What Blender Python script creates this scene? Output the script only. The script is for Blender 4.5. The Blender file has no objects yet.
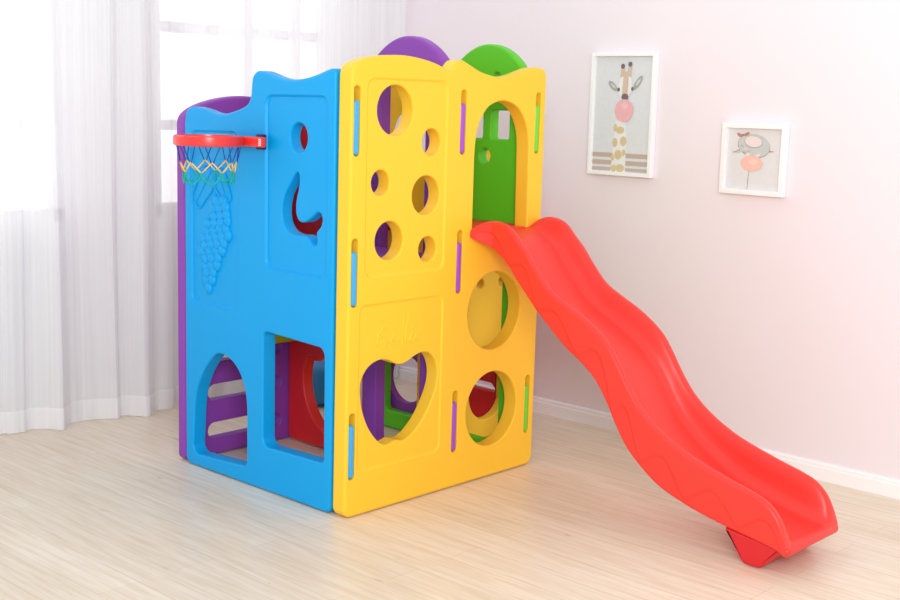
import bpy, bmesh, math, random
from mathutils import Vector, Matrix

random.seed(4)
S = bpy.context.scene
COL = S.collection
PI = math.pi

# ------------------------------------------------------------------ materials
def srgb(r, g, b):
    f = lambda c: c / 12.92 if c <= .04045 else ((c + .055) / 1.055) ** 2.4
    return (f(r / 255), f(g / 255), f(b / 255), 1)

def new_mat(name):
    m = bpy.data.materials.new(name); m.use_nodes = True
    return m, m.node_tree.nodes, m.node_tree.links, m.node_tree.nodes['Principled BSDF']

def plastic(name, col, rough=.38, grain=.03, spec=.45):
    m, N, L, P = new_mat(name)
    P.inputs['Base Color'].default_value = srgb(*col)
    P.inputs['Specular IOR Level'].default_value = spec
    tc = N.new('ShaderNodeTexCoord')
    n = N.new('ShaderNodeTexNoise'); n.inputs['Scale'].default_value = 260; n.inputs['Detail'].default_value = 2
    L.new(tc.outputs['Object'], n.inputs['Vector'])
    b = N.new('ShaderNodeBump'); b.inputs['Strength'].default_value = grain; b.inputs['Distance'].default_value = .002
    L.new(n.outputs['Fac'], b.inputs['Height']); L.new(b.outputs['Normal'], P.inputs['Normal'])
    n2 = N.new('ShaderNodeTexNoise'); n2.inputs['Scale'].default_value = 7
    L.new(tc.outputs['Object'], n2.inputs['Vector'])
    mr = N.new('ShaderNodeMapRange'); mr.inputs['To Min'].default_value = rough - .04; mr.inputs['To Max'].default_value = rough + .05
    L.new(n2.outputs['Fac'], mr.inputs['Value']); L.new(mr.outputs['Result'], P.inputs['Roughness'])
    return m

def matte(name, col, rough=.7, var=.0, scale=30):
    m, N, L, P = new_mat(name)
    P.inputs['Roughness'].default_value = rough
    c = srgb(*col)
    tc = N.new('ShaderNodeTexCoord')
    n = N.new('ShaderNodeTexNoise'); n.inputs['Scale'].default_value = scale; n.inputs['Detail'].default_value = 4
    L.new(tc.outputs['Object'], n.inputs['Vector'])
    mx = N.new('ShaderNodeMix'); mx.data_type = 'RGBA'
    mx.inputs[6].default_value = tuple(x * (1 - var) for x in c[:3]) + (1,)
    mx.inputs[7].default_value = c
    L.new(n.outputs['Fac'], mx.inputs[0]); L.new(mx.outputs[2], P.inputs['Base Color'])
    return m

YEL = plastic('yellow_plastic', (253, 203, 54), .42, spec=.3)
BLU = plastic('blue_plastic', (0, 163, 234), .42, spec=.28)
PUR = plastic('purple_plastic', (142, 68, 176), .42, spec=.35)
RED = plastic('red_plastic', (232, 42, 42), .36)
SLI = plastic('slide_red_plastic', (242, 57, 48), .36)
DRED = plastic('foot_red_plastic', (214, 32, 40), .36)
GRN = plastic('green_plastic', (92, 202, 32), .40, spec=.35)
LIM = plastic('lime_plastic', (190, 205, 40), .4)
TBL = plastic('tab_blue_plastic', (60, 172, 240), .32)
TPU = plastic('tab_purple_plastic', (162, 80, 206), .32)
TGR = plastic('tab_green_plastic', (118, 214, 56), .32)
RIM = plastic('rim_red_plastic', (240, 56, 50), .28, spec=.6)
CBL = plastic('blue_cord', (28, 62, 170), .6)
CYE = plastic('yellow_cord', (250, 205, 90), .6)
CGR = plastic('green_cord', (0, 178, 150), .6)
WHT = matte('white_paint', (250, 250, 252), .45)
FRW = matte('white_frame_lacquer', (250, 250, 252), .35)
DRK = matte('dark_slot', (14, 40, 84), .6)
POU = matte('blue_vinyl', (36, 130, 190), .45)

# wall paint
WALL, N, L, P = new_mat('pale_pink_wall_paint')
P.inputs['Roughness'].default_value = .65
tc = N.new('ShaderNodeTexCoord'); n = N.new('ShaderNodeTexNoise'); n.inputs['Scale'].default_value = 1.6; n.inputs['Detail'].default_value = 3
L.new(tc.outputs['Object'], n.inputs['Vector'])
mx = N.new('ShaderNodeMix'); mx.data_type = 'RGBA'
mx.inputs[6].default_value = srgb(240, 231, 237); mx.inputs[7].default_value = srgb(241, 233, 239)
L.new(n.outputs['Fac'], mx.inputs[0]); L.new(mx.outputs[2], P.inputs['Base Color'])

# laminate floor: long boards along Y, faint joints, stretched grain, a few knots
FLOOR, N, L, P = new_mat('pale_maple_laminate')
tc = N.new('ShaderNodeTexCoord'); sep = N.new('ShaderNodeSeparateXYZ'); cmb = N.new('ShaderNodeCombineXYZ')
L.new(tc.outputs['Object'], sep.inputs[0]); L.new(sep.outputs['Y'], cmb.inputs['X']); L.new(sep.outputs['X'], cmb.inputs['Y'])
br = N.new('ShaderNodeTexBrick'); br.offset = .37; br.inputs['Scale'].default_value = 1
br.inputs['Brick Width'].default_value = 1.22; br.inputs['Row Height'].default_value = .125
br.inputs['Mortar Size'].default_value = .0009; br.inputs['Mortar Smooth'].default_value = .6; br.inputs['Bias'].default_value = .0
br.inputs['Color1'].default_value = srgb(240, 228, 210); br.inputs['Color2'].default_value = srgb(233, 220, 200)
br.inputs['Mortar'].default_value = srgb(208, 190, 166)
L.new(cmb.outputs[0], br.inputs['Vector'])
mp = N.new('ShaderNodeMapping'); mp.inputs['Scale'].default_value = (1.6, 26, 1); L.new(cmb.outputs[0], mp.inputs[0])
g = N.new('ShaderNodeTexNoise'); g.inputs['Scale'].default_value = 2.2; g.inputs['Detail'].default_value = 7; g.inputs['Roughness'].default_value = .6
g.inputs['Distortion'].default_value = .35; L.new(mp.outputs[0], g.inputs['Vector'])
cr = N.new('ShaderNodeValToRGB'); cr.color_ramp.elements[0].position = .3; cr.color_ramp.elements[0].color = srgb(222, 205, 178)
cr.color_ramp.elements[1].position = .62; cr.color_ramp.elements[1].color = (1, 1, 1, 1)
L.new(g.outputs['Fac'], cr.inputs[0])
m1 = N.new('ShaderNodeMix'); m1.data_type = 'RGBA'; m1.blend_type = 'MULTIPLY'; m1.inputs[0].default_value = .55
L.new(br.outputs['Color'], m1.inputs[6]); L.new(cr.outputs[0], m1.inputs[7])
mk = N.new('ShaderNodeMapping'); mk.inputs['Scale'].default_value = (5, 14, 1); L.new(cmb.outputs[0], mk.inputs[0])
k = N.new('ShaderNodeTexNoise'); k.inputs['Scale'].default_value = 1.5; k.inputs['Detail'].default_value = 2; L.new(mk.outputs[0], k.inputs['Vector'])
kr = N.new('ShaderNodeValToRGB'); kr.color_ramp.elements[0].position = .70; kr.color_ramp.elements[0].color = (0, 0, 0, 1)
kr.color_ramp.elements[1].position = .80; kr.color_ramp.elements[1].color = (.7, .7, .7, 1); L.new(k.outputs['Fac'], kr.inputs[0])
m2 = N.new('ShaderNodeMix'); m2.data_type = 'RGBA'; m2.inputs[7].default_value = srgb(190, 150, 110)
L.new(kr.outputs[0], m2.inputs[0]); L.new(m1.outputs[2], m2.inputs[6]); L.new(m2.outputs[2], P.inputs['Base Color'])
P.inputs['Roughness'].default_value = .33; P.inputs['Specular IOR Level'].default_value = .4
bp = N.new('ShaderNodeBump'); bp.inputs['Strength'].default_value = .05; bp.inputs['Distance'].default_value = .002
L.new(br.outputs['Fac'], bp.inputs['Height']); bp.invert = True; L.new(bp.outputs[0], P.inputs['Normal'])

# sheer curtain cloth
def cloth(name, transp, col=(251, 252, 254)):
    m, N, L, P = new_mat(name)
    N.remove(P); out = N['Material Output']
    tr = N.new('ShaderNodeBsdfTransparent'); tl = N.new('ShaderNodeBsdfTranslucent'); df = N.new('ShaderNodeBsdfDiffuse')
    tl.inputs[0].default_value = srgb(*col); df.inputs[0].default_value = srgb(*col)
    a = N.new('ShaderNodeMixShader'); a.inputs[0].default_value = .30
    L.new(df.outputs[0], a.inputs[1]); L.new(tl.outputs[0], a.inputs[2])
    b = N.new('ShaderNodeMixShader'); L.new(a.outputs[0], b.inputs[1]); L.new(tr.outputs[0], b.inputs[2])
    tc = N.new('ShaderNodeTexCoord'); mp = N.new('ShaderNodeMapping'); mp.inputs['Scale'].default_value = (90, 90, .5)
    L.new(tc.outputs['Object'], mp.inputs[0])
    n = N.new('ShaderNodeTexNoise'); n.inputs['Scale'].default_value = 1; n.inputs['Detail'].default_value = 2; L.new(mp.outputs[0], n.inputs['Vector'])
    r = N.new('ShaderNodeMapRange'); r.inputs['From Min'].default_value = .3; r.inputs['From Max'].default_value = .7
    r.inputs['To Min'].default_value = transp - .03; r.inputs['To Max'].default_value = transp + .03
    L.new(n.outputs['Fac'], r.inputs['Value']); L.new(r.outputs[0], b.inputs[0])
    L.new(b.outputs[0], out.inputs['Surface'])
    return m
SHEER = cloth('white_sheer_cloth', .20)
HEM = cloth('white_doubled_cloth', .06, (254, 254, 255))

GLASS, N, L, P = new_mat('window_glass')
N.remove(P)
tr = N.new('ShaderNodeBsdfTransparent'); gl = N.new('ShaderNodeBsdfGlossy'); gl.inputs['Roughness'].default_value = .02
fr = N.new('ShaderNodeFresnel'); fr.inputs['IOR'].default_value = 1.45; ms = N.new('ShaderNodeMixShader')
L.new(fr.outputs[0], ms.inputs[0]); L.new(tr.outputs[0], ms.inputs[1]); L.new(gl.outputs[0], ms.inputs[2]); L.new(ms.outputs[0], N['Material Output'].inputs['Surface'])

# ------------------------------------------------------------------ helpers
def link(name, me, mat=None, parent=None, label=None):
    o = bpy.data.objects.new(name, me); COL.objects.link(o)
    if mat is not None and not me.materials: me.materials.append(mat)
    if parent is not None:
        o.parent = parent
        # parents sit unrotated at a location: keep world coordinates
        loc = Vector((0, 0, 0)); p = parent
        while p is not None: loc += p.location; p = p.parent
        if me.users == 1 and loc.length > 0: me.transform(Matrix.Translation(-loc))
    if label: o['label'] = label
    return o

def rebase(o, loc):
    o.data.transform(Matrix.Translation(-Vector(loc))); o.location = loc
    return o

def empty(name, loc, label, cat, group=None):
    o = bpy.data.objects.new(name, None); COL.objects.link(o)
    o.empty_display_size = .1; o.location = loc; o['label'] = label; o['category'] = cat
    if group: o['group'] = group
    return o

def finish(me, ang=35):
    for p in me.polygons: p.use_smooth = True
    me.set_sharp_from_angle(angle=math.radians(ang))
    return me

def wn(o):
    m = o.modifiers.new('weighted', 'WEIGHTED_NORMAL'); m.keep_sharp = True; m.weight = 80
    return o

def bm_mesh(name, bm):
    bmesh.ops.recalc_face_normals(bm, faces=bm.faces[:])
    me = bpy.data.meshes.new(name); bm.to_mesh(me); bm.free()
    return me

def box(bm, x0, x1, y0, y1, z0, z1, bev=0, seg=2):
    r = bmesh.ops.create_cube(bm, size=1)
    vs = r['verts']
    for v in vs:
        v.co = Vector(((x0 + x1) / 2 + v.co.x * (x1 - x0), (y0 + y1) / 2 + v.co.y * (y1 - y0), (z0 + z1) / 2 + v.co.z * (z1 - z0)))
    if bev:
        es = list({e for v in vs for e in v.link_edges})
        bmesh.ops.bevel(bm, geom=es, offset=bev, segments=seg, affect='EDGES', profile=.5)

def tube(bm, pts, r, n=8, closed=False, mi=0):
    pts = [Vector(p) for p in pts]; rings = []
    prev = None
    for i, p in enumerate(pts):
        if closed: t = pts[(i + 1) % len(pts)] - pts[i - 1]
        else: t = pts[min(i + 1, len(pts) - 1)] - pts[max(i - 1, 0)]
        t.normalize()
        if prev is None:
            a = t.orthogonal().normalized()
        else:
            a = (prev - t * prev.dot(t)).normalized()
        prev = a; b = t.cross(a)
        rings.append([bm.verts.new(p + (a * math.cos(2 * PI * k / n) + b * math.sin(2 * PI * k / n)) * r) for k in range(n)])
    m = len(rings)
    for i in range(m if closed else m - 1):
        A, B = rings[i], rings[(i + 1) % m]
        for k in range(n):
            f = bm.faces.new((A[k], A[(k + 1) % n], B[(k + 1) % n], B[k])); f.material_index = mi; f.smooth = True
    if not closed:
        for R in (rings[0][::-1], rings[-1]):
            f = bm.faces.new(R); f.material_index = mi

def crom(pts, n=6, closed=False):
    out = []; m = len(pts)
    rng = range(m) if closed else range(m - 1)
    for i in rng:
        if closed: p0, p1, p2, p3 = pts[i - 1], pts[i], pts[(i + 1) % m], pts[(i + 2) % m]
        else: p0, p1, p2, p3 = pts[max(i - 1, 0)], pts[i], pts[i + 1], pts[min(i + 2, m - 1)]
        for k in range(n):
            t = k / n
            out.append(tuple(.5 * (2 * b + (c - a) * t + (2 * a - 5 * b + 4 * c - d) * t * t + (3 * b - a - 3 * c + d) * t ** 3)
                             for a, b, c, d in zip(p0, p1, p2, p3)))
    if not closed: out.append(tuple(pts[-1]))
    return out

def rpoly(pts, seg=6):
    """polygon with rounded corners; pts = (x, y, radius)"""
    out = []; m = len(pts)
    for i in range(m):
        x, y, r = pts[i]
        if r <= 0: out.append((x, y)); continue
        p = Vector((x, y)); a = Vector(pts[i - 1][:2]) - p; b = Vector(pts[(i + 1) % m][:2]) - p
        la, lb = a.length, b.length; a.normalize(); b.normalize()
        ang = a.angle(b); d = min(r / math.tan(ang / 2), la * .49, lb * .49); rr = d * math.tan(ang / 2)
        c = p + (a + b).normalized() * (rr / math.sin(ang / 2))
        s = p + a * d - c; e = p + b * d - c
        a0 = math.atan2(s.y, s.x); a1 = math.atan2(e.y, e.x); da = (a1 - a0 + PI) % (2 * PI) - PI
        for k in range(seg + 1):
            t = a0 + da * k / seg
            out.append((c.x + rr * math.cos(t), c.y + rr * math.sin(t)))
    return out

def rrect(x0, x1, y0, y1, r, seg=6):
    return rpoly([(x0, y0, r), (x1, y0, r), (x1, y1, r), (x0, y1, r)], seg)

def ell(cx, cy, rx, ry=None, n=40):
    ry = ry or rx
    return [(cx + rx * math.cos(2 * PI * k / n), cy + ry * math.sin(2 * PI * k / n)) for k in range(n)]

def area(p):
    return sum(a[0] * b[1] - b[0] * a[1] for a, b in zip(p, p[1:] + p[:1])) / 2

def slab(outline, holes, T, bevel, seg=3):
    """filled 2D curve with rounded edges -> mesh in local (u, v, w), w from 0 to T"""
    cu = bpy.data.curves.new('c', 'CURVE'); cu.dimensions = '2D'; cu.fill_mode = 'BOTH'
    cu.extrude = T / 2 - bevel; cu.bevel_depth = bevel; cu.bevel_resolution = seg; cu.offset = -bevel
    for i, p in enumerate([outline] + list(holes)):
        p = list(p)
        if (area(p) > 0) != (i == 0): p = p[::-1]
        sp = cu.splines.new('POLY'); sp.points.add(len(p) - 1); sp.use_cyclic_u = True
        for q, (x, y) in zip(sp.points, p): q.co = (x, y, 0, 1)
    o = bpy.data.objects.new('t', cu); COL.objects.link(o)
    dg = bpy.context.evaluated_depsgraph_get()
    me = bpy.data.meshes.new_from_object(o.evaluated_get(dg))
    bpy.data.objects.remove(o); bpy.data.curves.remove(cu)
    me.transform(Matrix.Translation((0, 0, T / 2)))
    bm = bmesh.new(); bm.from_mesh(me); bmesh.ops.remove_doubles(bm, verts=bm.verts[:], dist=1e-5)
    bmesh.ops.recalc_face_normals(bm, faces=bm.faces[:])
    bm.to_mesh(me); bm.free(); me.materials.clear()
    return me

def offs(p, d):
    """shift a loop towards its left side (inwards when counter-clockwise) by d"""
    if abs(d) < 1e-9: return list(p)
    out = []; m = len(p)
    for i in range(m):
        a, b, c = Vector(p[i - 1]), Vector(p[i]), Vector(p[(i + 1) % m])
        n1 = (b - a).normalized(); n2 = (c - b).normalized()
        n1 = Vector((-n1.y, n1.x)); n2 = Vector((-n2.y, n2.x))
        n = n1 + n2; l = n.length
        n = n1 if l < 1e-6 else n / l
        k = d / max(.5, n.dot(n1))
        out.append((b.x + n.x * k, b.y + n.y * k))
    return out

def inside(pt, poly):
    x, y = pt; c = False
    for (x0, y0), (x1, y1) in zip(poly, poly[1:] + poly[:1]):
        if (y0 > y) != (y1 > y) and x < (x1 - x0) * (y - y0) / (y1 - y0) + x0: c = not c
    return c

def clean(p):
    out = []
    for q in p:
        q = (q[0], q[1])
        if not out or math.dist(q, out[-1]) > 4e-4: out.append(q)
    if math.dist(out[0], out[-1]) < 4e-4: out.pop()
    return out

def moulded(bm, outline, holes, T, bo, bh, insets, seg=4):
    """blow-moulded board: rounded rim, rounded holes, softly stepped recesses; w runs 0 (front) .. T (back)"""
    ccw = lambda p: p if area(p) > 0 else p[::-1]
    outline = ccw(clean(outline)); holes = [ccw(clean(h)) for h in holes]
    def ring(poly, d, w): return [bm.verts.new((x, y, w)) for x, y in offs(poly, d)]
    def bridge(A, B):
        for k in range(len(A)): bm.faces.new((A[k], A[(k + 1) % len(A)], B[(k + 1) % len(A)], B[k]))
    def wall(poly, b, sgn, w0):
        rs = []
        for k in range(seg + 1):
            t = PI / 2 * k / seg; rs.append(ring(poly, sgn * b * (1 - math.sin(t)), w0 + b * (1 - math.cos(t))))
        for k in range(seg + 1):
            t = PI / 2 * k / seg; rs.append(ring(poly, sgn * b * (1 - math.cos(t)), T - b * (1 - math.sin(t))))
        for A, B in zip(rs, rs[1:]): bridge(A, B)
        return rs[0], rs[-1]
    def cap(loops):
        from mathutils.geometry import tessellate_polygon
        vs = [v for l in loops for v in l]
        for t in tessellate_polygon([[Vector((v.co.x, v.co.y, 0)) for v in l] for l in loops]):
            a, b, c = (vs[i] for i in t)
            try: bm.faces.new((a, b, c))
            except ValueError: pass
    of, ob = wall(outline, bo, 1, 0)
    front = [of]; back = [ob]; ins = []
    for poly, d in insets:
        poly = ccw(clean(poly)); bi = .0045; rs = []
        for k in range(6):
            t = k / 5; rs.append(ring(poly, bi * (2 * t - 1), d * t * t * (3 - 2 * t)))
        for A, B in zip(rs, rs[1:]): bridge(A, B)
        front.append(rs[0]); ins.append((poly, d, [rs[-1]]))
    for h in holes:
        b = bh(h) if callable(bh) else bh
        for poly, d, loops in ins:
            if inside(h[0], poly):
                f, k = wall(h, b, -1, d); loops.append(f); break
        else:
            f, k = wall(h, b, -1, 0); front.append(f)
        back.append(k)
    cap(front); cap(back)
    for poly, d, loops in ins: cap(loops)

MY = lambda y0: Matrix(((1, 0, 0, 0), (0, 0, 1, y0), (0, 1, 0, 0), (0, 0, 0, 1)))     # (u,v,w)->(u, y0+w, v)
MX = lambda x0: Matrix(((0, 0, 1, x0), (1, 0, 0, 0), (0, 1, 0, 0), (0, 0, 0, 1)))     # (u,v,w)->(x0+w, u, v)

def panel(name, outline, holes, T, mat, parent, M, bevel=.010, insets=(), extra=None, label=None, hb=None):
    bm = bmesh.new()
    moulded(bm, outline, holes, T, bevel, hb or min(bevel, .007), insets)
    if extra: extra(bm)
    bm.transform(M)
    me = bm_mesh(name, bm); finish(me, 40)
    return wn(link(name, me, mat, parent, label))

def structure(name, bm, mat):
    o = link(name, bm_mesh(name, bm), mat); o['kind'] = 'structure'
    return o

# ------------------------------------------------------------------ room shell
XW, YW = 1.56, 1.75
bm = bmesh.new(); box(bm, -3.6, XW + .12, -4.2, YW + .15, -.06, 0); structure('floor', bm, FLOOR)
bm = bmesh.new(); box(bm, XW, XW + .12, -4.2, YW + .15, 0, 2.7); structure('wall_right', bm, WALL)
W1 = (-1.15, .062); W2 = (.493, 1.50); WZ = (.79, 2.35)
bm = bmesh.new()
box(bm, -3.6, XW, YW, YW + .14, 0, WZ[0]); box(bm, -3.6, XW, YW, YW + .14, WZ[1], 2.7)
for a, b in ((-3.6, W1[0]), (W1[1], W2[0]), (W2[1], XW)): box(bm, a, b, YW, YW + .14, WZ[0], WZ[1])
structure('wall_back', bm, WHT)

def window(name, x0, x1, vs):
    e = bpy.data.objects.new(name, None); COL.objects.link(e); e.location = ((x0 + x1) / 2, YW + .05, WZ[0]); e['kind'] = 'structure'
    bm = bmesh.new(); y0, y1 = YW + .02, YW + .08
    box(bm, x0, x1, y0, y1, WZ[0], WZ[0] + .05); box(bm, x0, x1, y0, y1, WZ[1] - .05, WZ[1])
    box(bm, x0, x0 + .04, y0, y1, WZ[0], WZ[1]); box(bm, x1 - .04, x1, y0, y1, WZ[0], WZ[1])
    for z in (1.178, 1.592): box(bm, x0, x1, y0 + .004, y1 - .004, z - .022, z + .022)
    for x in vs: box(bm, x - .012, x + .012, y0 + .008, y1 - .008, WZ[0], WZ[1])
    link('window_frame', bm_mesh('window_frame', bm), WHT, e)
    bm = bmesh.new(); box(bm, x0 + .01, x1 - .01, YW + .048, YW + .052, WZ[0] + .01, WZ[1] - .01)
    link('window_pane', bm_mesh('window_pane', bm), GLASS, e)
window('window_1', W1[0], W1[1], (-.55,))
window('window_2', W2[0], W2[1], (1.02, 1.30))

# baseboard with a stepped cap
def baseboard(name, pts, axis):
    bm = bmesh.new(); rows = []
    prof = [(0, 0), (.016, 0), (.016, .046), (.0125, .049), (.0125, .058), (.008, .064), (0, .064)]
    for s in pts:
        rows.append([bm.verts.new((XW - d, s, z) if axis == 'x' else (s, YW - d, z)) for d, z in prof])
    for A, B in zip(rows, rows[1:]):
        for k in range(len(prof) - 1): bm.faces.new((A[k], A[k + 1], B[k + 1], B[k]))
    for R in (rows[0], rows[-1]): bm.faces.new(R)
    structure(name, bm, WHT)
baseboard('baseboard_right', (-4.2, YW), 'x')
baseboard('baseboard_back', (-3.6, XW - .016), 'y')

# ------------------------------------------------------------------ sheer curtain
path = [(-1.30, 1.56), (-1.22, 1.60), (-1.12, 1.53), (-1.0, 1.58), (-.9, 1.52), (-.8, 1.59), (-.68, 1.53), (-.58, 1.57), (-.47, 1.54), (-.38, 1.60),
        (-.302, 1.612), (-.275, 1.589), (-.225, 1.584), (-.198, 1.600), (-.15, 1.572), (-.112, 1.512), (-.083, 1.537), (-.04, 1.575), (.02, 1.585),
        (.086, 1.562), (.14, 1.526), (.16, 1.53), (.187, 1.556), (.225, 1.52), (.258, 1.474), (.285, 1.485), (.315, 1.512), (.345, 1.538), (.40, 1.52), (.452, 1.552),
        (.53, 1.575), (.61, 1.545), (.70, 1.58), (.80, 1.55), (.89, 1.585), (.98, 1.55), (1.07, 1.58), (1.16, 1.55), (1.25, 1.58), (1.34, 1.55),
        (1.42, 1.55), (1.475, 1.51), (1.50, 1.46), (1.525, 1.42), (1.515, 1.38), (1.532, 1.345), (1.535, 1.31)]
P2 = crom(path, 9)
def curtain_mesh(name, z0, z1, nz, off=0.0):
    bm = bmesh.new(); rows = []
    cx = 1.565
    for j in range(nz + 1):
        z = z0 + (z1 - z0) * j / nz; h = z / 2.6
        row = []
        for i, (x, y) in enumerate(P2):
            amp = 1 - .45 * h
            base = cx if x < 1.42 else y
            yy = base + (y - base) * amp
            rip = .0016 * math.sin(i * .9 + 1.3 * math.sin(i * .13)) + .0008 * math.sin(i * 2.1 + z * .7)
            if x > 1.42: xx = min(x - abs(rip), 1.54); 
            else: xx = x + .006 * math.sin(z * 2.2 + i * .05); yy += rip
            row.append(bm.verts.new((xx, yy - off, z)))
        rows.append(row)
    for A, B in zip(rows, rows[1:]):
        for k in range(len(A) - 1):
            f = bm.faces.new((A[k], A[k + 1], B[k + 1], B[k])); f.smooth = True
    me = bpy.data.meshes.new(name); bm.to_mesh(me); bm.free()
    return me
cur = link('sheer_curtain', curtain_mesh('sheer_curtain', .003, 2.6, 26), SHEER)
cur['label'] = 'long white sheer curtain hanging in folds across the windows'; cur['category'] = 'curtain'
link('hem', curtain_mesh('hem', .0025, .088, 3, .003), HEM, cur, 'doubled opaque hem band along the curtain bottom')

# ------------------------------------------------------------------ playset
play = empty('playhouse', (.46, .44, 0), 'large climbing playhouse of yellow, blue, purple and green plastic panels with cut-out holes', 'playhouse')
rows_z = ((1.137, 1.349, 1.305), (.674, .888, .846), (.125, .341, .300))
cols_x = (.0265, .501, .888)

top = crom([(-.002, 1.36), (0, 1.388), (.010, 1.408), (.032, 1.421), (.066, 1.4315), (.127, 1.441), (.19, 1.446), (.25, 1.445), (.32, 1.4365), (.375, 1.4245), (.418, 1.410),
            (.436, 1.410), (.448, 1.425), (.464, 1.439), (.482, 1.4435), (.500, 1.439), (.530, 1.4275), (.578, 1.410), (.639, 1.398), (.691, 1.396), (.753, 1.405), (.806, 1.420),
            (.849, 1.4315), (.882, 1.4345), (.909, 1.430), (.922, 1.416), (.926, 1.393)], 5)
out_yel = top + rpoly([(.926, 1.39, 0), (.924, .002, .035), (-.006, .002, .03), (-.002, 1.355, 0)], 6)[1:-1]
apple = crom([(.0585, .405), (.065, .442), (.087, .472), (.118, .489), (.150, .494), (.180, .488), (.207, .475), (.236, .467), (.265, .472), (.298, .486), (.330, .494),
              (.365, .489), (.394, .464), (.409, .425), (.408, .385), (.394, .345), (.370, .303), (.338, .262), (.302, .231), (.268, .214), (.244, .213), (.222, .2185),
              (.200, .214), (.176, .211), (.150, .222), (.122, .248), (.093, .288), (.069, .345)], 4, True)
door = rpoly([(.557, .866, .008), (.845, .866, .008), (.840, 1.14, 0)] +
             [(x, z, 0) for x, z in crom([(.840, 1.15), (.835, 1.20), (.818, 1.245), (.785, 1.287), (.742, 1.309), (.698, 1.3165), (.652, 1.309), (.612, 1.288), (.578, 1.243), (.562, 1.19), (.557, 1.13)], 4)], 4)
holes = [ell(.189, 1.277, .078), ell(.353, 1.179, .0425), ell(.130, 1.055, .039), ell(.334, 1.009, .063), ell(.172, .872, .061), ell(.347, .834, .041),
         apple, door, ell(.685, .598, .138, .137, 56), ell(.688, .248, .134, .133, 56)]
slots = [rrect(x - .0185, x + .0085, a, b, .0134, 7) for x in cols_x for a, b, c in rows_z]
def engraved(bm):
    strokes = [[(.166, .588), (.158, .598), (.143, .590), (.129, .570), (.126, .550), (.136, .543), (.150, .550), (.160, .566), (.148, .566), (.162, .567), (.160, .542), (.154, .530)],
               [(.175, .572), (.173, .552), (.183, .546), (.195, .562), (.199, .574), (.200, .553), (.212, .546), (.222, .560)],
               [(.246, .640), (.241, .600), (.237, .548), (.241, .520), (.250, .498)],
               [(.270, .629), (.258, .594), (.252, .552), (.252, .535)],
               [(.304, .565), (.290, .568), (.276, .556), (.273, .541), (.285, .539), (.299, .552), (.303, .564), (.302, .545), (.314, .536)]]
    for s in strokes:
        tube(bm, [(x, z, .0047) for x, z in crom(s, 5)], .0026, 6)
front = panel('front_panel', out_yel, holes + slots, .060, YEL, play, MY(-.008), .010,
              [(rpoly([(.066, .764, .03), (.419, .764, .03), (.419, 1.372, .03), (.066, 1.372, .03)]), .0055),
               (rpoly([(.047, .145, .03), (.422, .145, .03), (.422, .676, .03), (.047, .676, .03)]), .0050)], engraved,
              'yellow front panel with round holes, apple-shaped opening and arched doorway',
              lambda h: .002 if max(p[0] for p in h) - min(p[0] for p in h) < .03 else .006)

def tabs(parent, mat, x, lab):
    for a, b, c in rows_z:
        bm = bmesh.new(); box(bm, x - .0150, x + .0085, -.0068, .075, a + .004, c, .0085, 4)
        link('tab', finish(bm_mesh('tab', bm)), mat, parent, lab)

# blue side with arch, square, hook-shaped slot and round hole
out_blu = crom([(.062, 1.36), (.064, 1.388), (.078, 1.3975), (.100, 1.3945), (.148, 1.380), (.208, 1.368), (.27, 1.363), (.335, 1.3695), (.385, 1.382), (.420, 1.3895), (.448, 1.386),
                (.465, 1.366), (.470, 1.335), (.475, 1.304), (.496, 1.279), (.559, 1.2585), (.624, 1.247), (.673, 1.249), (.729, 1.260), (.775, 1.267), (.808, 1.2655), (.828, 1.249), (.837, 1.215)], 5)
out_blu = out_blu + rpoly([(.837, 1.2, 0), (.838, .002, .03), (.062, .002, .025), (.062, 1.35, 0)], 6)[1:-1]
J = crom([(.246, 1.076), (.264, 1.062), (.288, 1.030), (.311, .995), (.321, .952), (.315, .914), (.290, .887), (.250, .8775), (.205, .879), (.186, .868), (.175, .854),
          (.160, .850), (.150, .862), (.152, .880), (.150, .897), (.132, .915), (.126, .938), (.137, .955), (.155, .953), (.178, .937), (.208, .921), (.236, .9215), (.252, .945), (.252, .985), (.240, 1.027), (.238, 1.062)], 4, True)
arch = rpoly([(.487, .064, .022), (.795, .046, .03)] + [(x, z, 0) for x, z in
             crom([(.788, .14), (.782, .22), (.768, .282), (.737, .343), (.703, .387), (.668, .420), (.638, .431), (.603, .429), (.568, .416), (.534, .390), (.506, .348), (.490, .293), (.487, .24)], 4)], 5)
square = rpoly([(.096, .162, .018), (.401, .154, .03), (.401, .545, .02), (.098, .533, .03)], 6)
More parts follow.
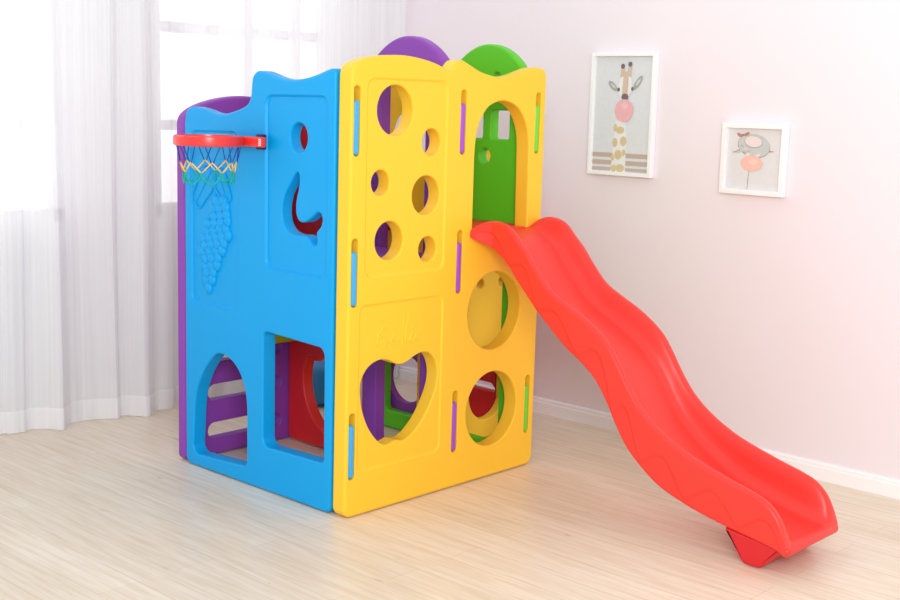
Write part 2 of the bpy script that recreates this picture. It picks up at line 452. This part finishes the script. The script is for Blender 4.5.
def grapes(bm):
    # leaf pair, stem and a bunch of oval grapes moulded into the recess
    def blob(u, v, ru, rv, h):
        r = bmesh.ops.create_uvsphere(bm, u_segments=12, v_segments=8, radius=1)
        for q in r['verts']: q.co = Vector((u + q.co.x * ru, v + q.co.y * rv, .0088 - q.co.z * h))
    rows_g = [(.952, 2, .640), (.930, 3, .645), (.905, 3, .640), (.880, 4, .655), (.855, 4, .662), (.830, 5, .668), (.805, 4, .672), (.780, 4, .682), (.755, 3, .688), (.730, 3, .693), (.705, 2, .697), (.680, 2, .702), (.652, 1, .705)]
    for i, (v, n, c) in enumerate(rows_g):
        for k in range(n):
            u = c + (k - (n - 1) / 2) * .036
            blob(u, v + (k - (n - 1) / 2) * -.006, .0185, .0235, .0140)
    for (cu, cv, a, ln, wd) in ((.735, 1.00, .65, .085, .042), (.635, 1.01, -.55, .070, .036)):
        pts = []
        for q in range(28):
            t = 2 * PI * q / 28
            rr = 1 + .10 * math.cos(5 * t)
            p = Vector((math.sin(t) * wd * rr, math.cos(t) * ln * rr))
            pts.append((cu + p.x * math.cos(a) - p.y * math.sin(a), cv + p.x * math.sin(a) + p.y * math.cos(a), .0070))
        tube(bm, pts, .0040, 6, True)
        d = Vector((-math.sin(a), math.cos(a)))
        tube(bm, [(cu - d.x * ln * .8, cv - d.y * ln * .8, .0082), (cu + d.x * ln * 1.0, cv + d.y * ln * 1.0, .0082)], .0026, 6)
    tube(bm, [(x, z, .008) for x, z in crom([(.668, .965), (.672, 1.01), (.664, 1.06), (.640, 1.085), (.60, 1.09)], 5)], .005, 8)
    tube(bm, [(x, z, .008) for x, z in crom([(.672, 1.05), (.70, 1.075), (.735, 1.065), (.745, 1.04)], 5)], .004, 8)
side = panel('side_panel', out_blu, [ell(.241, 1.184, .0415, .046), J, arch, square], .056, BLU, play, MX(-.006), .011,
             [(rpoly([(.096, .757, .03), (.392, .757, .03), (.394, 1.312, .03), (.096, 1.314, .03)]), .0095),
              (rpoly([(.535, .592, .03), (.800, .592, .03), (.800, 1.186, .03), (.535, 1.190, .03)]), .0090)], grapes,
             'blue side panel with moulded grapes, arch and square openings')
tabs(side, TBL, cols_x[0], 'light blue tab filling the left slots')

# purple divider with domed top and a tall passage
dome = lambda y0, y1, zs, zp: crom([(y0, zs - .05), (y0 + .003, zs)] + [(y0 + .012 + (y1 - y0 - .024) * t, zs + .02 + (zp - zs - .02) * math.sin(PI * t) ** .72) for t in (.02, .1, .2, .32, .42, .5, .58, .68, .8, .9, .98)] + [(y1 - .003, zs), (y1, zs - .05)], 4)
out_div = dome(.062, .446, 1.40, 1.525) + rpoly([(.446, 1.34, 0), (.446, .004, .02), (.062, .004, .02), (.062, 1.34, 0)], 4)[1:-1]
divider = panel('divider_panel', out_div, [rrect(.158, .372, .06, 1.40, .05)], .05, PUR, play, MX(.486), .010, [], None, 'purple dividing panel with a domed top')
tabs(divider, TPU, cols_x[1], 'purple tab filling the middle slots')

# green side of the slide tower
out_grn = dome(.062, .405, 1.41, 1.518) + rpoly([(.405, 1.34, 0), (.405, .004, .02), (.062, .004, .02), (.062, 1.34, 0)], 4)[1:-1]
gside = panel('side_panel', out_grn, [rrect(.122, .205, 1.181, 1.283, .008), rrect(.247, .33, 1.181, 1.283, .008), ell(.233, 1.118, .026, n=28), ell(.186, 1.402, .016, n=20),
              rrect(.128, .372, .055, .80, .06)], .045, GRN, play, MX(.879), .008, [], None, 'green side panel with a domed top beside the slide')
tabs(gside, TGR, cols_x[2], 'light green tab filling the right slots')

# purple ladder at the back
out_lad = crom([(.0, 1.19), (.002, 1.220), (.016, 1.243), (.05, 1.265), (.10, 1.284), (.17, 1.300), (.25, 1.308), (.32, 1.304), (.40, 1.290), (.47, 1.268), (.508, 1.245), (.516, 1.20)], 5)
out_lad = out_lad + rpoly([(.516, 1.19, 0), (.516, .002, .02), (.0, .004, .02), (.0, 1.18, 0)], 4)[1:-1]
lslots = [rrect(.10, .36, z, z + .060, .0298) for z in (.064, .207, .350, .56, .71, .86, 1.01, 1.14)]
panel('back_panel', out_lad, lslots, .05, PUR, play, MY(.844), .010,
      [(ell(.415, z, .024, n=24), .016) for z in (.085, .232, .37, .6, .74)], None, 'purple ladder panel with slots for climbing at the back')
# lime step hung on the ladder panel
bm = bmesh.new(); box(bm, .06, .46, .775, .85, .398, .50, .012, 3)
link('step', finish(bm_mesh('step', bm)), LIM, play, 'lime green step inside the playhouse')

# red inner wall with a scalloped round passage
cir = [(.555 + .195 * math.cos(t), .258 + .205 * math.sin(t)) for t in [math.radians(a) for a in range(40, -220, -10)]]
arc_in = [p for p in cir if p[1] < .30]
red_hole = [(p[0], p[1], 0) for p in arc_in]
red_hole = [(.555 + .197 * math.cos(math.radians(a)), .255 + .205 * math.sin(math.radians(a)), 0) for a in range(16, -197, -8)]
red_hole += [(.535, .335, 0), (.61, .332, .01), (.635, .352, .012), (.665, .335, .008), (.695, .333, .01), (.705, .352, .01), (.728, .352, .014)]
red_hole = [(max(p[0], .535), p[1], p[2]) for p in red_hole]
out_red = rrect(.50, .842, .004, 1.35, .03)
panel('inner_wall', out_red, [rpoly(red_hole, 4)], .05, RED, play, MX(.470), .010, [], None, 'red inner wall with a scalloped round passage')

# yellow back wall of the tower, two modules wide
out_yb = crom([(.53, 1.34), (.532, 1.38), (.555, 1.425), (.59, 1.468), (.625, 1.503), (.65, 1.507), (.70, 1.49), (.77, 1.46), (.84, 1.42), (.895, 1.40), (.905, 1.38), (.908, 1.34)], 5)
out_yb = out_yb + rpoly([(.908, 1.33, 0), (.908, .004, .02), (.53, .004, .02), (.53, 1.33, 0)], 4)[1:-1]
panel('back_panel', out_yb, [ell(.738, 1.175, .108), rpoly([(.606, .03, .02), (.822, .03, .02), (.822, .50, .1), (.606, .50, .1)])],
      .045, YEL, play, MY(.45), .007, [], None, 'yellow inner back panel with round holes')
out_wing = crom([(.927, 1.12), (.930, 1.14), (.95, 1.155), (1.04, 1.160), (1.13, 1.155), (1.16, 1.14), (1.166, 1.11)], 4) + rpoly([(1.166, 1.10, 0), (1.166, .004, .015), (.927, .004, .015), (.927, 1.11, 0)], 4)[1:-1]
panel('wing_panel', out_wing, [ell(1.000, .622, .019, n=24), ell(1.126, .622, .019, n=24), ell(1.060, .186, .106)],
      .04, YEL, play, MY(.335), .007, [], None, 'yellow wing panel with two small eye holes and a round hole')

# green frame and dark purple disc panel behind the tower
out_gf = rrect(.50, .86, .004, .75, .02)
panel('frame_panel', out_gf, [rrect(.545, .728, .075, .66, .02)], .04, GRN, play, MX(.878), .008, [], None, 'green lower frame behind the tower')
panel('disc_panel', rrect(.50, .86, .02, .72, .02), [ell(.655, .203, .096)], .03, PUR, play, MX(.925), .007, [], None, 'dark purple panel with a round hole')
# red wall closing the far module
panel('far_wall', rrect(.385, .82, .004, .9, .03), [rpoly([(.405, .150, .012), (.56, .150, .016), (.56, .186, .018), (.44, .184, .018)], 5)], .04, RED, play, MX(1.20), .008, [], None, 'red far wall with a slot')
# decks
bm = bmesh.new(); box(bm, .058, .474, .065, .44, .765, .80, .008, 2)
link('deck', finish(bm_mesh('deck', bm)), PUR, play, 'purple climbing deck inside the left tower')
bm = bmesh.new(); box(bm, .538, .876, .066, .445, .85, .885, .008, 2)
link('deck', finish(bm_mesh('deck', bm)), RED, play, 'red deck at the head of the slide')

# ------------------------------------------------------------------ slide
slide = empty('slide', (.76, -.6, 0), 'red wavy plastic slide running from the yellow doorway to the floor', 'slide')
prof = [(-.010, .885, .879, .862), (-.022, .899, .877, .853), (-.05, .915, .873, .841), (-.09, .921, .862, .823), (-.13, .914, .843, .793), (-.16, .897, .815, .766), (-.19, .867, .780, .731), (-.23, .828, .735, .690),
        (-.27, .780, .690, .649), (-.33, .719, .640, .597), (-.40, .680, .602, .540), (-.46, .651, .570, .503), (-.52, .615, .530, .456), (-.57, .574, .484, .390), (-.61, .520, .430, .322), (-.65, .459, .370, .266),
        (-.70, .398, .310, .220), (-.77, .343, .252, .172), (-.85, .300, .200, .141), (-.92, .274, .166, .121), (-1.01, .247, .136, .102), (-1.09, .226, .114, .089), (-1.14, .207, .103, .080),
        (-1.174, .178, .0965, .074), (-1.195, .144, .0935, .069), (-1.207, .112, .0915, .065), (-1.2135, .0895, .0865, .065)]
stations = crom(prof, 14)
W_ = .327; X0 = .57
def section(y, zt, zb, z0, s):
    d = zt - zb; H = zt - z0
    fl = -.032 * max(0, 1 + y / .08)          # flare at the head
    fr = max(0., min(1., d / .05))
    pts = []
    wave = .14 + .50 * (.5 - .5 * math.cos(2 * PI * (s / .192 + .16))) ** .75
    for k in range(31):                       # outer side, bottom to top
        v = k / 30
        step = max(0, min(1, (v - wave + .035) / .07)); step = step * step * (3 - 2 * step)
        step = max(step, min(1, max(0, (y + .07) / .04)))
        step = max(step, min(1, max(0, (.10 - H) / .05)))
        x = .0065 * (1 - step) + .002 * v
        x += .008 * max(0, (.08 - v) / .08) ** 2
        pts.append((x + fl, z0 + v * (H - .010 * fr)))
    r = .010 * fr
    pts += [(.0045 + fl * .8, zt - r * .45), (.009 + fl * .7, zt - r * .12), (.016 + fl * .6, zt), (.023 + fl * .5, zt - r * .12), (.029, zt - r * .5), (.034, zt - .010 * fr - .06 * d),
            (.040, zb + .60 * d), (.046, zb + .34 * d), (.054, zb + .16 * d), (.064, zb + .06 * d), (.076, zb + .015 * d), (.09, zb)]
    half = pts + [(.125, zb), (W_ / 2, zb)]
    right = [(W_ - x, z) for x, z in half[:-1]][::-1]
    bot = [(W_ - .03, z0 + .004), (W_ * .5, z0 + .006), (.03, z0 + .004)]
    return [(X0 + x, y, z) for x, z in half + right + bot]
bm = bmesh.new(); rings = []; s = 0; last = None
for (y, zt, zb, z0) in stations:
    if last: s += math.hypot(y - last[0], zt - last[1])
    last = (y, zt)
    rings.append([bm.verts.new(p) for p in section(y, zt, zb, z0, s)])
for A, B in zip(rings, rings[1:]):
    n = len(A)
    for k in range(n): bm.faces.new((A[k], A[(k + 1) % n], B[(k + 1) % n], B[k]))
for R in (rings[0], rings[-1]): bm.faces.new(R)
me = bm_mesh('chute', bm); finish(me, 70)
link('chute', me, SLI, slide)
# lip roll at the foot of the bed
bm = bmesh.new(); box(bm, X0 + .004, X0 + W_ - .004, -1.222, -1.19, .0625, .0905, .0125, 4)
link('lip', finish(bm_mesh('lip', bm)), SLI, slide)
# hook plate resting on the doorway sill
bm = bmesh.new(); box(bm, .575, .83, -.016, .050, .8685, .8835, .006, 2)
link('hook_plate', finish(bm_mesh('hook_plate', bm)), SLI, slide)
# foot
me = slab(rpoly([(-1.003, .098, .004), (-1.072, .002, .028), (-1.128, .002, .028), (-1.192, .074, .006)], 6), [], .292, .008)
me.transform(MX(.588)); finish(me)
wn(link('foot', me, DRED, slide, 'darker red wedge foot under the slide end'))

# ------------------------------------------------------------------ basketball hoop
hoop = empty('basketball_hoop', (-.135, .519, 1.164), 'small red toy basketball hoop with coloured string net hung on blue panel', 'basketball hoop')
HC = (-.135, .519); HR = .1025; HZ = 1.164
bm = bmesh.new(); n = 72; prof_r = [(-.004, -.0145), (.004, -.0165), (.0085, -.013), (.0095, 0), (.0085, .013), (.004, .0165), (-.004, .0165), (-.006, .0)]
ring = []
for i in range(n):
    a = 2 * PI * i / n
    ring.append([bm.verts.new((HC[0] + (HR + dr) * math.cos(a), HC[1] + (HR + dr) * math.sin(a), HZ + dz)) for dr, dz in prof_r])
for i in range(n):
    A, B = ring[i], ring[(i + 1) % n]
    for k in range(len(prof_r)): bm.faces.new((A[k], B[k], B[(k + 1) % len(prof_r)], A[(k + 1) % len(prof_r)]))
link('rim', finish(bm_mesh('rim', bm)), RIM, hoop)
bm = bmesh.new(); box(bm, -.042, -.022, .367, .52, HZ - .0165, HZ + .0165, .004, 2)
arm = link('arm', finish(bm_mesh('arm', bm)), RIM, hoop)
bm = bmesh.new(); box(bm, -.024, -.0068, .385, .42, HZ - .024, HZ + .024, .003, 2)
link('hook', finish(bm_mesh('hook', bm)), DRK, hoop, 'dark hook joining the rim arm to the panel')
bm = bmesh.new()
for k in range(4):
    box(bm, -.0428, -.0418, .3745, .3825, HZ - .011 + k * .006, HZ - .0075 + k * .006)
box(bm, -.0428, -.0418, .3715, .3732, HZ - .011, HZ + .0105)
link('lettering', bm_mesh('lettering', bm), WHT, arm, 'small white marking at the arm end')
bm = bmesh.new(); K = 8
pt = lambda r, a, z: (HC[0] + r * math.cos(a), HC[1] + r * math.sin(a), z)
za, zb_, zc, zd = HZ - .012, HZ - .068, HZ - .099, HZ - .136
for i in range(K):
    a = 2 * PI * (i + .35) / K; h = PI / K
    tube(bm, [pt(HR, a - h * .62, za), pt(HR - .012, a - .03, zb_)], .0018, 6, mi=0)
    tube(bm, [pt(HR, a + h * .62, za), pt(HR - .012, a + .03, zb_)], .0018, 6, mi=0)
    tube(bm, [pt(HR - .012, a, zb_ + .002), pt(HR - .018, a - h + .02, zc)], .0022, 6, mi=1)
    tube(bm, [pt(HR - .012, a, zb_ + .002), pt(HR - .018, a + h - .02, zc)], .0022, 6, mi=1)
    tube(bm, [pt(HR - .018 - .006 * math.sin(PI * t), a - h + 2 * h * t, zc - (zc - zd) * math.sin(PI * t) ** .7) for t in [q / 12 for q in range(13)]], .0024, 6, mi=2)
me = bm_mesh('net', bm)
for m_ in (CBL, CYE, CGR): me.materials.append(m_)
link('net', me, None, hoop)

# ------------------------------------------------------------------ blue pouf seen through the red passage
bm = bmesh.new(); pr = [(0, .002), (.07, .002), (.10, .006), (.125, .02), (.14, .05), (.145, .09), (.142, .13), (.13, .165), (.105, .185), (.06, .195), (0, .197)]
pr = crom(pr, 3); n = 40; rg = []
for r_, z_ in pr: rg.append([bm.verts.new((.93 + max(r_, .0005) * math.cos(2 * PI * i / n), 1.24 + max(r_, .0005) * math.sin(2 * PI * i / n), z_)) for i in range(n)])
for A, B in zip(rg, rg[1:]):
    for i in range(n): bm.faces.new((A[i], A[(i + 1) % n], B[(i + 1) % n], B[i]))
bm.faces.new(rg[0]); bm.faces.new(rg[-1])
po = rebase(link('pouf', finish(bm_mesh('pouf', bm)), POU), (.93, 1.24, 0))
po['label'] = 'round blue object on the floor seen through the red passage'; po['category'] = 'pouf'

# ------------------------------------------------------------------ framed prints
def picture(label, y0, y1, z0, z1, b, cols, draw, tilt=0):
    e = empty('framed_picture', (XW - .001, (y0 + y1) / 2, z0), label, 'picture', 'framed animal prints on the pink wall')
    D = .030
    me = slab([(y0, z0), (y1, z0), (y1, z1), (y0, z1)], [[(y0 + b, z0 + b), (y1 - b, z0 + b), (y1 - b, z1 - b), (y0 + b, z1 - b)]], D, .0015, 2)
    me.transform(MX(XW - .001 - D)); finish(me); link('frame', me, FRW, e)
    bm = bmesh.new(); xs = XW - .014
    pw, ph = (y1 - y0) - 2 * b, (z1 - z0) - 2 * b
    box(bm, xs, xs + .008, y0 + b - .001, y1 - b + .001, z0 + b - .001, z1 - b + .001)
    layer = [0]
    def shape(pts, mi):                    # pts in picture fractions, s from the left, t from the bottom
        layer[0] += 1; x = xs - .0001 * layer[0] - .0002
        pts = [(min(1, max(0, s_)), min(1, max(0, t_))) for s_, t_ in pts]
        vs = [bm.verts.new((x, y1 - b - s_ * pw, z0 + b + t_ * ph)) for s_, t_ in pts]
        f = bm.faces.new(vs); f.material_index = mi
        if f.normal.length == 0: f.normal_update()
    draw(shape, pw / ph)
    me = bpy.data.meshes.new('print'); 
    bm.normal_update()
    for f in bm.faces:
        if len(f.verts) > 4 or f.material_index > 0:
            if f.normal.x > 0: f.normal_flip()
    bm.to_mesh(me); bm.free()
    for c in cols: me.materials.append(matte('print_ink', c, .55, .10, 60))
    link('print', me, None, e)

def E2(cx, cy, rx, ry, a=0, n=24):
    return [(cx + rx * math.cos(t) * math.cos(a) - ry * math.sin(t) * math.sin(a), cy + rx * math.cos(t) * math.sin(a) + ry * math.sin(t) * math.cos(a)) for t in [2 * PI * k / n for k in range(n)]]

def giraffe(S_, asp):
    for a, b in ((.125, .165), (.060, .100), (.008, .038)): S_([(0, a), (1, a), (1, b), (0, b)], 1)
    S_([(.33, 0), (.59, 0), (.585, .25), (.565, .45), (.385, .45), (.37, .25)], 2)                       # neck
    for c in ((.47, .365, .075, .032), (.385, .385, .03, .035), (.39, .255, .045, .04), (.535, .27, .055, .042), (.455, .15, .065, .042), (.55, .17, .03, .03), (.385, .03, .05, .032), (.50, .035, .075, .034), (.36, .125, .03, .03)):
        S_(E2(*c), 3)
    S_(E2(.31, .745, .085, .030, -.42), 4); S_(E2(.315, .747, .045, .014, -.42), 5)                      # ears
    S_(E2(.74, .775, .095, .032, .62), 4); S_(E2(.745, .78, .05, .014, .62), 5)
    S_([(.40, .70), (.43, .80), (.46, .855), (.60, .862), (.63, .80), (.645, .71), (.58, .655), (.46, .65)], 2)
    S_([(.475, .66), (.485, .80), (.50, .87), (.57, .87), (.58, .80), (.575, .66)], 6)                   # face stripe
    S_([(.435, .82), (.445, .905), (.50, .905), (.515, .83)], 6); S_([(.555, .83), (.565, .925), (.625, .925), (.615, .82)], 6)
    S_(E2(.470, .915, .034, .022), 7); S_(E2(.596, .932, .034, .022), 7)
    S_(E2(.415, .715, .024, .017), 7); S_(E2(.652, .722, .022, .017), 7)
    S_(E2(.530, .652, .060, .030), 7)
    S_(E2(.525, .535, .158, .098, 0, 32), 8); S_(E2(.535, .575, .06, .026), 9)
picture('taller white-framed giraffe print with a pink bubble on the pink wall', -.052, .2505, 1.038, 1.5185, .014,
        [(226, 229, 233), (200, 180, 168), (242, 241, 240), (220, 202, 158), (168, 175, 168), (214, 212, 206), (216, 194, 174), (120, 108, 106), (244, 184, 190), (248, 200, 204)], giraffe)

def elephant(S_, asp):
    S_(E2(.735, .64, .07, .018, -.2), 5)
    S_(E2(.497, .715, .285, .193, -.15, 32), 4); S_(E2(.50, .72, .277, .187, -.15, 32), 1)                                                           # body
    S_(E2(.330, .742, .142, .136, 0, 28), 4); S_(E2(.335, .745, .137, .132, 0, 28), 1); S_(E2(.56, .72, .20, .15, -.15, 28), 1)                                                            # head
    S_([(.225, .72), (.22, .655), (.17, .625), (.10, .605), (.115, .585), (.20, .590), (.30, .62), (.36, .66)], 1)  # trunk
    S_([(.22, .655), (.17, .625), (.10, .605), (.098, .598), (.17, .612), (.235, .645)], 4)
    S_(E2(.385, .575, .040, .028), 2); S_(E2(.56, .562, .055, .030, .3), 2)                             # feet
    S_(E2(.475, .782, .165, .097, -.1, 28), 4); S_(E2(.475, .786, .158, .091, -.1, 28), 2)               # ear
    S_(E2(.335, .66, .04, .018, .2), 3)
    S_(E2(.275, .71, .025, .006, -.3), 4)
    S_(E2(.215, .885, .055, .026, -.5), 6); S_(E2(.345, .905, .055, .026, .45), 6); S_(E2(.275, .89, .022, .018), 4)   # bow
    S_(E2(.79, .64, .022, .012), 6); S_(E2(.835, .638, .018, .009), 6)
    S_(E2(.465, .435, .200, .128, 0, 32), 7); S_(E2(.49, .46, .085, .05), 8)                             # balloon
    S_([(.428, .31), (.434, .31), (.420, .18), (.416, 0), (.409, 0), (.412, .18)], 4)
picture('smaller white-framed elephant print with a peach balloon on the pink wall', -.619, -.3605, 1.003, 1.262, .018,
        [(229, 229, 231), (202, 209, 207), (238, 226, 224), (240, 208, 200), (140, 138, 132), (206, 211, 208), (200, 136, 128), (247, 199, 184), (249, 210, 198)], elephant)

# ------------------------------------------------------------------ light
w = bpy.data.worlds.new('sky'); S.world = w; w.use_nodes = True
N = w.node_tree.nodes; L = w.node_tree.links; bg = N['Background']
tc = N.new('ShaderNodeTexCoord'); sp = N.new('ShaderNodeSeparateXYZ'); L.new(tc.outputs['Generated'], sp.inputs[0])
mr = N.new('ShaderNodeMapRange'); mr.inputs['From Min'].default_value = .35; mr.inputs['From Max'].default_value = .75
mr.inputs['To Min'].default_value = .84; mr.inputs['To Max'].default_value = 2.7
L.new(sp.outputs['Y'], mr.inputs['Value']); L.new(mr.outputs[0], bg.inputs['Strength'])
bg.inputs['Color'].default_value = (.98, .985, 1.0, 1)

def lamp(name, loc, target, size, energy, col=(1, 1, 1)):
    l = bpy.data.lights.new(name, 'AREA'); l.shape = 'DISK'; l.size = size; l.energy = energy; l.color = col
    o = bpy.data.objects.new(name, l); COL.objects.link(o); o.location = loc
    o.rotation_euler = (Vector(target) - Vector(loc)).to_track_quat('-Z', 'Y').to_euler()
    return o
lamp('added_front_fill', (-2.75, -3.35, 1.95), (.4, .2, .65), 1.5, 105)  # unseen area light, added near the camera to brighten panel fronts and hole interiors

S.view_settings.view_transform = 'Standard'; S.view_settings.look = 'None'
S.view_settings.gamma = 1; S.view_settings.use_curve_mapping = False
S.view_settings.exposure = 0.0

# ------------------------------------------------------------------ camera
yaw, pit, rol = math.radians(42.64982151), math.radians(9.03477238), math.radians(1.63288629)
fw = Vector((math.cos(yaw) * math.cos(pit), math.sin(yaw) * math.cos(pit), -math.sin(pit)))
r = fw.cross(Vector((0, 0, 1))).normalized(); u = r.cross(fw)
r2 = r * math.cos(rol) + u * math.sin(rol); u2 = -r * math.sin(rol) + u * math.cos(rol)
cam = bpy.data.cameras.new('camera'); co = bpy.data.objects.new('camera', cam); COL.objects.link(co)
cam.sensor_width = 36; cam.lens = 1238.2667539 / 900 * 36; cam.clip_start = .05
R = Matrix((r2, u2, -fw)).transposed().to_4x4()
co.matrix_world = Matrix.Translation((-2.53923, -2.76596, 1.30430)) @ R
S.camera = co
